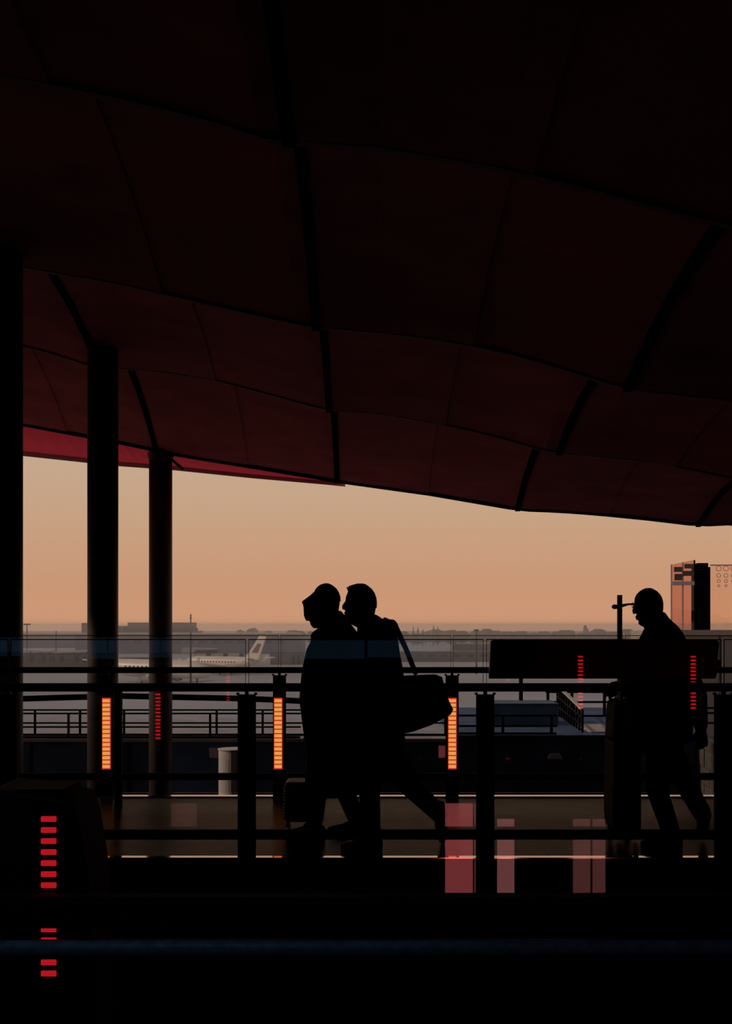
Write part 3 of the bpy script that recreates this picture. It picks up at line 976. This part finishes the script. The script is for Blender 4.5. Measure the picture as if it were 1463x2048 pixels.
railing(60.1, -42, wx(600, 60.1), (1427, 1454), (-146, 137, 420, 560), zr, 'two-bar dark railing along the front edge of the navy service building', 0.04)
railing(61.5, -42, wx(900, 61.5), (1420, 1446), (-20, 70, 160, 248, 340, 433, 525, 618, 705, 800, 890), zr, 'taller dark railing set back on the navy service building roof', 0.04)
railing(60.3, wx(905, 60.3), wx(1112, 60.3), (1431, 1452), (910, 1005, 1102), zq, 'dark railing before the blue-grey plant room', 0.05)
railing(72.0, wx(1092, 72), wx(1248, 72), (1384, 1404), (1095, 1143, 1208, 1240), zq, 'thin tall dark railing behind the slatted stair guard', 0.06)
railing(75.0, wx(1386, 75), wx(1560, 75), (1416, 1426, 1446), (1393, 1400, 1452), GROUND + 8.5, 'dark railing behind the stone-faced wall', 0.06)
tag(MB().box(wx(1380, 75), wx(1580, 75), 73, 79, GROUND, GROUND + 8.5).build('raised_terrace', 'service_wall', loc=(wx(1460, 75), 75, GROUND)),
    'dark blue raised terrace behind the stone-faced wall', 'building')
t = thing('plant_room', (wx(1050, 66), 67, zq), 'blue-grey plant room standing on the dark flat roof', 'building')
MB().box(wx(985, 66), wx(1116, 66), 66, 69, zq, wz(1409, 66)).build('wall', 'blue_wall', t)
MB().box(wx(984, 66), wx(1117, 66), 65.95, 69, wz(1409, 66), wz(1407, 66)).build('roof_edge', 'blue_wall', t)

A, B = Vector((wx(1114, 73.5), 73.5, zq)), Vector((wx(1164, 61.5), 61.5, zq))
t = thing('stair_guard', (A + B) / 2, 'slatted dark stair guard slanting back with a pale handrail', 'railing')
hA, hB = 1.62, 1.05
for k in range(11):
    p = A + (B - A) * (k / 10)
    h = hA + (hB - hA) * k / 10
    MB().box(p.x - 0.05, p.x + 0.05, p.y - 0.08, p.y + 0.08, zq, zq + h).build('slat', 'dark_steel', t)
MB().hexa([(A.x - 0.08, A.y, zq + hA), (A.x + 0.08, A.y, zq + hA), (B.x + 0.08, B.y, zq + hB), (B.x - 0.08, B.y, zq + hB),
           (A.x - 0.08, A.y, zq + hA + 0.10), (A.x + 0.08, A.y, zq + hA + 0.10), (B.x + 0.08, B.y, zq + hB + 0.10), (B.x - 0.08, B.y, zq + hB + 0.10)]).build('handrail', 'pale_paving', t)
for q in (0.3, 0.65):
    MB().tube([A + Vector((0, 0, hA * q)), B + Vector((0, 0, hB * q))], 0.05, 8).build('mid_rail', 'dark_steel', t)

# pale round tank in front of the wall
t = thing('round_tank', (wx(471, 57), 57, GROUND), 'pale cylindrical tank standing before the navy service building', 'tank')
MB().cyl(wx(471, 57), 57, GROUND, wz(1499, 57), 0.75, 36).build('drum', 'white_paint', t)
MB().cyl(wx(471, 57), 57, wz(1499, 57), wz(1497, 57), 0.78, 36).build('lid', 'white_paint', t)

# arched service pipe above the parapet
t = thing('arched_beam', (wx(250, 59), 59, zr), 'slightly arched dark beam above the roof railings', 'beam')
pts = [(-60, 1403), (45, 1397.5), (110, 1395.5), (170, 1394), (243, 1392), (340, 1394), (480, 1397), (560, 1400), (600, 1402)]
rg = []
for px, py in pts:
    p = at(px, py, 59.0)
    rg.append([(p.x, 58.9, p.z - 0.13), (p.x, 59.1, p.z - 0.13), (p.x, 59.1, p.z + 0.13), (p.x, 58.9, p.z + 0.13)])
MB().loft(rg).build('beam', 'dark_steel', t)
for px in (205, 322, 494):
    MB().box(wx(px, 59) - 0.08, wx(px, 59) + 0.08, 58.92, 59.08, GROUND, wz(1395, 59)).build('support', 'dark_steel', t)

# stone-faced wall on the right, courses of blocks
st = thing('stone_wall', (wx(1425, 57), 58, GROUND), 'brownish stone-faced wall running back beside the dark flat roof', 'wall')
xs0, xs1 = wx(1381, 62.0), wx(1466, 53.0)
ztop = wz(1467, 62.0)
MB().hexa([(xs0 + 0.05, 62, GROUND), (xs0 + 4, 62, GROUND), (xs1 + 4, 53, GROUND), (xs1 + 0.05, 53, GROUND),
           (xs0 + 0.05, 62, ztop - 0.1), (xs0 + 4, 62, ztop - 0.1), (xs1 + 4, 53, ztop - 0.1), (xs1 + 0.05, 53, ztop - 0.1)]).build('wall_core', 'fascia', st)
zz = ztop
for r, h in enumerate((0.45, 0.8, 0.8, 0.8, 0.9, 0.9)):
    n = 4
    for k in range(n + (r % 2)):
        f0 = max(0.0, (k - 0.5 * (r % 2)) / n) + 0.006
        f1 = min(1.0, (k + 1 - 0.5 * (r % 2)) / n) - 0.006
        o = 0.04 + random.uniform(0, 0.05)
        Ya, Yb = 62 - 9 * f0, 62 - 9 * f1
        Xa, Xb = xs0 + (xs1 - xs0) * f0, xs0 + (xs1 - xs0) * f1
        MB().hexa([(Xa - o, Ya, zz - h + 0.03), (Xa + 0.3, Ya, zz - h + 0.03), (Xb + 0.3, Yb, zz - h + 0.03), (Xb - o, Yb, zz - h + 0.03),
                   (Xa - o, Ya, zz), (Xa + 0.3, Ya, zz), (Xb + 0.3, Yb, zz), (Xb - o, Yb, zz)]).build('stone_block', 'stone', st)
    zz -= h

# camera mast
t = thing('camera_mast', (wx(1238.5, 62), 62, zq), 'black camera mast with a side arm beside the bald man', 'mast')
s = sc(62)
MB().box(wx(1234, 62), wx(1243, 62), 61.9, 62.1, zq, wz(1190, 62)).build('pole', 'dark_steel', t)
MB().tube([at(1240, 1212, 62), at(1256, 1208.5, 62), at(1274, 1208, 62)], [0.09, 0.05, 0.04], 8).build('arm', 'dark_steel', t)
MB().ell(at(1229, 1213.5, 62), (0.16, 0.12, 0.12), 12, 8).build('camera_head', 'dark_steel', t)
MB().tube([at(1229, 1213, 62), at(1238, 1212.5, 62)], 0.06, 8).build('arm', 'dark_steel', t)

# ================================================================== BUILDING WITH GLASS TOWER, RIGHT
YT = 100.0
zb = wz(1263, YT)
t = thing('grey_block', (wx(1480, YT), 108, GROUND), 'hazy grey flat-roofed block carrying the glass tower', 'building')
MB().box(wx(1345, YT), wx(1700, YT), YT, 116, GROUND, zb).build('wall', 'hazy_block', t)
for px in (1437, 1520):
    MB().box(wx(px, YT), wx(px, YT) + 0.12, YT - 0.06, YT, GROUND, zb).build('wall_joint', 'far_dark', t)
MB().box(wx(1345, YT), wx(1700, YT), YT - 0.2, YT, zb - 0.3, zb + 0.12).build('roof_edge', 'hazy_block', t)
t = thing('glass_tower', (wx(1371, YT), 101.5, zb), 'slant-topped pinkish glass tower with dark louvres at its top', 'tower')
for (a, b, ya, yb) in ((1348, 1369.5, 1128, 1123.5), (1371.5, 1393, 1123, 1119)):
    MB().hexa([(wx(a, YT), YT + 0.9, zb), (wx(b, YT), YT + 0.9, zb), (wx(b, YT), YT + 0.98, zb), (wx(a, YT), YT + 0.98, zb),
               (wx(a, YT), YT + 0.9, wz(ya, YT)), (wx(b, YT), YT + 0.9, wz(yb, YT)), (wx(b, YT), YT + 0.98, wz(yb, YT)), (wx(a, YT), YT + 0.98, wz(ya, YT))]).build('glass_pane', 'tower_glass', t)
for a, b, y0, y1 in ((1352, 1368, 1133, 1143), (1353, 1368, 1147, 1160), (1373, 1391, 1127, 1136), (1369, 1392, 1141, 1151)):
    MB().box(wx(a, YT), wx(b, YT), YT + 0.7, YT + 0.85, wz(y1, YT), wz(y0, YT)).build('louvre', 'far_glass', t)
MB().box(wx(1348, YT), wx(1393, YT), YT + 0.72, YT + 0.84, wz(1170, YT), wz(1162, YT)).build('louvre_sill', 'eave_grey', t)
for a, yt in ((1347.5, 1128), (1370.5, 1123.5), (1394, 1119)):
    MB().box(wx(a, YT) - 0.05, wx(a, YT) + 0.05, YT + 0.86, YT + 1.0, zb, wz(yt, YT)).build('mullion', 'eave_grey' if a < 1390 else 'dark_steel', t)
t = thing('tower_slab', (wx(1410, YT), 101.2, zb), 'black upright slab between glass tower and perforated panel', 'tower')
MB().box(wx(1400.5, YT), wx(1421, YT), YT + 0.8, YT + 2.2, zb, wz(1125, YT)).build('slab', 'matt_black', t)
MB().box(wx(1421, YT), wx(1426, YT), YT + 0.9, YT + 2.0, zb, wz(1133, YT)).build('slab_edge', 'matt_black', t)
MB().box(wx(1394.5, YT), wx(1398.5, YT), YT + 0.9, YT + 2.0, zb, wz(1129, YT)).build('slab_fin', 'matt_black', t)
MB().box(wx(1398, YT), wx(1401, YT), YT + 1.0, YT + 1.3, wz(1147, YT), wz(1145, YT)).build('slab_tie', 'dark_steel', t)
MB().box(wx(1398, YT), wx(1401, YT), YT + 1.0, YT + 1.3, zb, wz(1250, YT)).build('slab_tie', 'dark_steel', t)
t = thing('perforated_panel', (wx(1470, YT), 101.0, zb), 'peach glass panel with rows of shrinking round rings', 'panel')
MB().box(wx(1427, YT), wx(1520, YT), YT + 0.9, YT + 0.96, zb, wz(1130, YT)).build('glass_pane', 'perforated_glass', t)
MB().box(wx(1426, YT), wx(1520, YT), YT + 0.88, YT + 0.98, wz(1130.5, YT), wz(1128, YT)).build('top_bar', 'eave_grey', t)
for px in (1436.5, 1451, 1465.5, 1480, 1494.5):
    for py, r in ((1137, 5.2), (1151, 4.0), (1162, 3.2), (1171.5, 2.2)):
        c = at(px, py, YT + 0.86)
        rr = r / sc(YT)
        MB().tube([(c.x + rr * math.cos(a), c.y, c.z + rr * math.sin(a)) for a in (2 * math.pi * k / 20 for k in range(21))], 0.022, 6, cap=False).build('ring', 'eave_grey', t)

# ================================================================== AIRFIELD
def bld(name, Y, parts, label, cat='building', windows=()):
    xs = [p[0] for p in parts] + [p[1] for p in parts]
    t = thing(name, (wx((min(xs) + max(xs)) / 2, Y), Y + 5, GROUND), label, cat)
    for (a, b, y0, y1, m, nm, dep) in parts:
        z0 = GROUND if y1 is None else wz(y1, Y)
        MB().box(wx(a, Y), wx(b, Y), Y, Y + dep, z0, wz(y0, Y)).build(nm, m, t)
    for (a, b, y0, y1) in windows:
        MB().box(wx(a, Y), wx(b, Y), Y - 0.25, Y, wz(y1, Y), wz(y0, Y)).build('window', 'far_glass', t)
    return t

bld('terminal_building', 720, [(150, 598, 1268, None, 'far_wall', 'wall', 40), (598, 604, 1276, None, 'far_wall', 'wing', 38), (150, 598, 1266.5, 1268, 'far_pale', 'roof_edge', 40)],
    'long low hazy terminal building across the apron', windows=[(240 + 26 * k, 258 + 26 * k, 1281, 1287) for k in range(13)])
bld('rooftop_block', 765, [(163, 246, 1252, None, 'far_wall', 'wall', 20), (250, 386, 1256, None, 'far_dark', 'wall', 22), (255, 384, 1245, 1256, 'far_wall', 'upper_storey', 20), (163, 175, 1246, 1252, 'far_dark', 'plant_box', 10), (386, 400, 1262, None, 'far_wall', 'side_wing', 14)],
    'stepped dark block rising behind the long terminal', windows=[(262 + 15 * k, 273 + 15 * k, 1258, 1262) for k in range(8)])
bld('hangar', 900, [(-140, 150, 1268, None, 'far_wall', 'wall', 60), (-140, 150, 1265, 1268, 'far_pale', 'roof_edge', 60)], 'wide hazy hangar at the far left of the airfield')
bld('pier_building', 460, [(-60, 178, 1309, None, 'far_wall', 'wall', 20), (-60, 178, 1307, 1309, 'far_dark', 'roof_edge', 20)], 'low airport pier with dark windows and pale canopy roofs',
    windows=[(82, 91, 1311, 1325), (100, 109, 1311, 1325), (119, 127, 1311, 1325), (150, 158, 1311, 1325), (60, 68, 1311, 1325), (165, 173, 1312, 1326)])
for a, b, c, d, e in ((44, 96, 1299, 1302, 'pale thin canopy roof with one bent end on the pier'), (108, 172, 1303.5, 1301, 'pale thin canopy roof sloping up on the pier')):
    Yc = 455
    ct_ = thing('canopy_roof', (wx((a + b) / 2, Yc), Yc + 9, wz(1307, 460)), e, 'roof')
    MB().hexa([(wx(a, Yc), Yc, wz(c + 3, Yc)), (wx(b, Yc), Yc, wz(d + 3, Yc)), (wx(b, Yc), Yc + 14, wz(d + 3, Yc)), (wx(a, Yc), Yc + 14, wz(c + 3, Yc)),
               (wx(a, Yc), Yc, wz(c, Yc)), (wx(b, Yc), Yc, wz(d, Yc)), (wx(b, Yc), Yc + 14, wz(d, Yc)), (wx(a, Yc), Yc + 14, wz(c, Yc))]).build('canopy_slab', 'far_pale', ct_)
    for q in (0.12, 0.5, 0.88):
        xq, yq = wx(a + (b - a) * q, Yc), c + (d - c) * q
        MB().box(xq - 0.2, xq + 0.2, Yc + 7, Yc + 7.4, wz(1307, 460), wz(yq + 2, Yc)).build('canopy_support', 'far_dark', ct_)
bld('gate_building', 520, [(238, 300, 1316, None, 'far_dark', 'wall', 15), (540, 606, 1306, None, 'far_wall', 'wall', 15), (540, 606, 1304, 1306, 'far_dark', 'roof_edge', 15)],
    'gate building with tall windows beside the aircraft tail', windows=[(584, 589, 1310, 1328), (594, 599, 1310, 1328), (240, 250, 1319, 1324), (256, 264, 1319, 1324), (272, 280, 1319, 1324)])
# jet bridge
Yj = 515
t = thing('jet_bridge', (wx(400, Yj), Yj + 4, GROUND), 'pale wedge-shaped jet bridge roof behind the white aircraft', 'jet bridge')
MB().prism([(wx(362, Yj), wz(1305, Yj)), (wx(386, Yj), wz(1305, Yj)), (wx(392, Yj), wz(1300, Yj)), (wx(432, Yj), wz(1299, Yj)), (wx(430, Yj), wz(1297, Yj)), (wx(364, Yj), wz(1295.5, Yj))], Yj, Yj + 6).build('bridge_roof', 'far_pale', t)
MB().box(wx(386, Yj), wx(480, Yj), Yj + 0.5, Yj + 5, wz(1314, Yj), wz(1307, Yj)).build('bridge_tunnel', 'far_pale', t)
MB().box(wx(386, Yj), wx(432, Yj), Yj + 0.5, Yj + 5, wz(1307, Yj), wz(1299, Yj)).build('bridge_cabin', 'far_dark', t)
for px in (412, 446, 478):
    MB().box(wx(px, Yj), wx(px + 9, Yj), Yj + 0.3, Yj + 4, wz(1316, Yj), wz(1307, Yj)).build('bridge_window', 'far_glass', t)
    MB().box(wx(px + 2, Yj), wx(px + 5, Yj), Yj + 1.5, Yj + 3, GROUND, wz(1314, Yj)).build('bridge_leg', 'far_dark', t)

def aircraft(Y, tail_px, ang, L, R, cz, label, marks=True, flip=False):
    """airliner with its tail cone at tail_px; nose lies L metres along ang"""
    X = wx(tail_px, Y)
    t = thing('aircraft', (X, Y, GROUND), label, 'aircraft')
    d = Vector((math.cos(ang), math.sin(ang), 0))
    n = Vector((-d.y, d.x, 0))
    o = Vector((X, Y, cz))

    def P(a, b, c):
        q = o + d * a + n * b
        return (q.x, q.y, q.z + c)
    rg = []
    for a, r, up in ((0, 0.12, 0.75), (0.04, 0.30, 0.6), (0.12, 0.62, 0.36), (0.24, 0.95, 0.05), (0.32, 1, 0), (0.84, 1, 0), (0.92, 0.86, -0.08), (0.965, 0.62, -0.2), (0.99, 0.33, -0.3), (1.0, 0.08, -0.34)):
        rg.append([P(a * L, R * r * math.cos(q), R * r * math.sin(q) + up * R) for q in (2 * math.pi * k / 20 for k in range(20))])
    MB().loft(rg).build('fuselage', 'plane_white', t, smooth=True)

    def plate(pts, th, axis):
        up = []
        dn = []
        for p in pts:
            v = Vector(P(*p))
            off = (n if axis == 'n' else Vector((0, 0, 1))) * th
            up.append(tuple(v + off))
            dn.append(tuple(v - off))
        return MB().loft([dn, up])
    plate([(6.6, 0, R * 0.9), (1.2, 0, R * 0.85), (-1.7, 0, R + 6.5), (1.1, 0, R + 6.7)], 0.22, 'n').build('tail_fin', 'plane_white', t)
    if marks:
        plate([(4.2, 0, R + 1.4), (1.6, 0, R + 1.2), (0.2, 0, R + 4.2), (1.6, 0, R + 4.3)], 0.26, 'n').build('fin_emblem', 'plane_mark', t)
    for sgn in (-1, 1):
        plate([(5.2, sgn * 0.5, R * 0.5), (1.8, sgn * 0.5, R * 0.5), (-0.4, sgn * 6.2, R * 0.9), (1.2, sgn * 6.2, R * 0.9)], 0.15, 'z').build('stabilizer', 'plane_white', t)
        w = plate([(L * 0.62, sgn * R * 0.8, -R * 0.55), (L * 0.42, sgn * R * 0.8, -R * 0.55), (L * 0.36, sgn * 16.5, 0.3), (L * 0.41, sgn * 16.5, 0.3)], 0.28, 'z').build('wing', 'plane_white', t)
        plate([(L * 0.41, sgn * 16.5, 0.2), (L * 0.36, sgn * 16.5, 0.2), (L * 0.34, sgn * 16.7, 2.2), (L * 0.36, sgn * 16.7, 2.2)], 0.12, 'n').build('winglet', 'plane_white', w)
        e = [[P(L * 0.57 + q, sgn * 5.7 + rr * math.cos(a), -R * 0.98 + rr * math.sin(a)) for a in (2 * math.pi * k / 16 for k in range(16))]
             for q, rr in ((-2.6, 0.55), (-1.4, 1.0), (0.8, 1.15), (1.6, 1.05))]
        MB().loft(e).build('engine', 'plane_white', t, smooth=True)
        e = [[P(L * 0.57 + q, sgn * 5.7 + rr * math.cos(a), -R * 0.98 + rr * math.sin(a)) for a in (2 * math.pi * k / 16 for k in range(16))]
             for q, rr in ((1.55, 0.85), (1.63, 0.85))]
        MB().loft(e).build('engine_intake', 'plane_dark', t)
        c = P(L * 0.46, sgn * 2.8, -R)
        MB().box(c[0] - 0.25, c[0] + 0.25, c[1] - 0.25, c[1] + 0.25, GROUND, c[2] + 0.6).build('landing_gear', 'plane_dark', t)
    c = P(L * 0.88, 0, -R)
    MB().box(c[0] - 0.2, c[0] + 0.2, c[1] - 0.2, c[1] + 0.2, GROUND, c[2] + 0.5).build('landing_gear', 'plane_dark', t)
    for k in range(14):
        for sgn in (-1, 1):
            a = L * (0.30 + 0.038 * k)
            c0 = Vector(P(a, sgn * R * 0.985, R * 0.22))
            MB().box(c0.x - 0.14, c0.x + 0.14, c0.y - 0.14, c0.y + 0.14, c0.z - 0.2, c0.z + 0.2).build('cabin_window', 'plane_dark', t)
    return t

aircraft(410, 524, math.radians(145), 33, 2.1, GROUND + 3.7, 'white aircraft with tall marked tail fin beside the gate building')
aircraft(370, 200, math.radians(-36), 43.0, 2.5, GROUND + 3.95, 'white aircraft with rounded nose behind the ringed column')

# masts on the airfield
def mast(px, Y, ytop, label, cross=0.0):
    t = thing('light_mast', (wx(px, Y), Y, GROUND), label, 'mast')
    MB().tube([(wx(px, Y), Y, GROUND), (wx(px, Y), Y, wz(ytop, Y))], [0.32, 0.2], 8).build('pole', 'far_dark', t)
    if cross:
        MB().box(wx(px, Y) - cross, wx(px, Y) + cross, Y - 0.3, Y + 0.3, wz(ytop, Y), wz(ytop, Y) + 0.5).build('lamp_head', 'far_dark', t)
    return t

mast(54, 500, 1250, 'thin mast with a wide crossbar behind the pier', 1.3)
mast(381, 320, 1266, 'thin light mast before the white aircraft nose')
mast(952, 420, 1262, 'thin light mast among the trees', 0.8)
mast(112, 520, 1262, 'thin mast without lamp head beside the pier')
for px, yt, lab in ((302, 1231, 'short aerial on the stepped block by the column'), (378, 1228, 'lattice aerial on the stepped block right end')):
    z0 = wz(1245, 765)
    t = thing('roof_aerial', (wx(px, 765), 772, z0), lab, 'aerial')
    MB().tube([(wx(px, 765), 772, z0), (wx(px, 765), 772, wz(yt, 765))], [0.4, 0.25], 6).build('pole', 'far_dark', t)
    for q in (0.5, 0.75):
        zz = z0 + (wz(yt, 765) - z0) * q
        MB().box(wx(px, 765) - 0.8, wx(px, 765) + 0.8, 771.8, 772.2, zz, zz + 0.3).build('crossbar', 'far_dark', t)

# trees on the skyline
def tree(px, Y, w, ytop, slim, label):
    X = wx(px, Y)
    zt = wz(ytop, Y)
    t = thing('tree', (X, Y, GROUND), label, 'tree', 'hazy trees on the skyline')
    H = zt - GROUND
    MB().tube([(X, Y, GROUND), (X, Y, GROUND + H * 0.6)], [0.5, 0.25], 6).build('trunk', 'bark', t)
    mb = MB()
    rr = w / sc(Y) / 2
    n = 9 if slim else 11
    for k in range(n):
        f = k / (n - 1)
        prof = math.sin(math.pi * (0.12 + 0.80 * f)) ** 0.8
        for q in range(2 if slim else 3):
            a = random.uniform(0, 6.28)
            c = rr * prof * random.uniform(0.15, 0.55)
            r = rr * prof * random.uniform(0.45, 0.7)
            zc = GROUND + H * (0.18 + 0.76 * f) if slim else GROUND + H * (0.30 + 0.60 * f)
            zc = max(zc, GROUND + r * (1.8 if slim else 0.95) + 0.4)
            mb.ell((X + c * math.cos(a), Y + c * math.sin(a), zc + random.uniform(-0.3, 0.3)), (r, r, r * (1.8 if slim else 0.95)), 8, 6)
    mb.build('crown', 'foliage', t)

for px, w, yt in ((826, 7, 1253), (835, 6, 1252), (845, 6, 1257), (866, 7, 1250), (875, 7, 1252)):
    tree(px, 1000, w, yt, True, 'slim hazy poplar on the skyline beside the man with the shoulder bag')
x = 590
while x < 1260:
    w = random.uniform(28, 52)
    yt = random.uniform(1263, 1271)
    if 890 < x < 930:
        yt = 1262
    tree_n = globals().get('tree_n', -1) + 1
    tree(x, 1030 + 35 * (tree_n % 4) + random.uniform(-2, 2), w, yt, False, 'broad hazy tree in the tree line across the airfield')
    x += w * random.uniform(0.55, 0.85)
for px, w, yt in ((1170, 14, 1248), (985, 22, 1261), (505, 26, 1256), (480, 22, 1259), (535, 20, 1261)):
    tree(px, 1300, w, yt, False, 'pale distant tree rising above the rooftops')
bld('tree_belt_shed', 800, [(905, 1010, 1290, None, 'far_dark', 'wall', 12), (905, 1010, 1288, 1290, 'far_wall', 'roof_edge', 12)], 'long low dark shed below the tree line')
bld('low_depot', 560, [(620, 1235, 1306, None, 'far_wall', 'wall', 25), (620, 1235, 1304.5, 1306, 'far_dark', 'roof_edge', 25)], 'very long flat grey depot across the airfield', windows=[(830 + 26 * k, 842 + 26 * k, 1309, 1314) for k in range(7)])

# ------------------------------------------------------------------ airfield haze
hz = bpy.data.materials.new('haze')
hz.use_nodes = True
n = hz.node_tree
n.nodes.clear()
o = n.nodes.new('ShaderNodeOutputMaterial')
v = n.nodes.new('ShaderNodeVolumeScatter')
v.inputs['Color'].default_value = (0.92, 0.92, 0.95, 1)
v.inputs['Density'].default_value = 0.0008
v.inputs['Anisotropy'].default_value = 0.6
n.links.new(v.outputs[0], o.inputs['Volume'])
M['haze'] = hz
h = MB().box(-900, 900, 135, 1500, GROUND + 0.05, 2.6).build('haze', 'haze')
h['kind'] = 'stuff'
h['label'] = 'warm evening haze lying over the airfield'
h['category'] = 'haze'
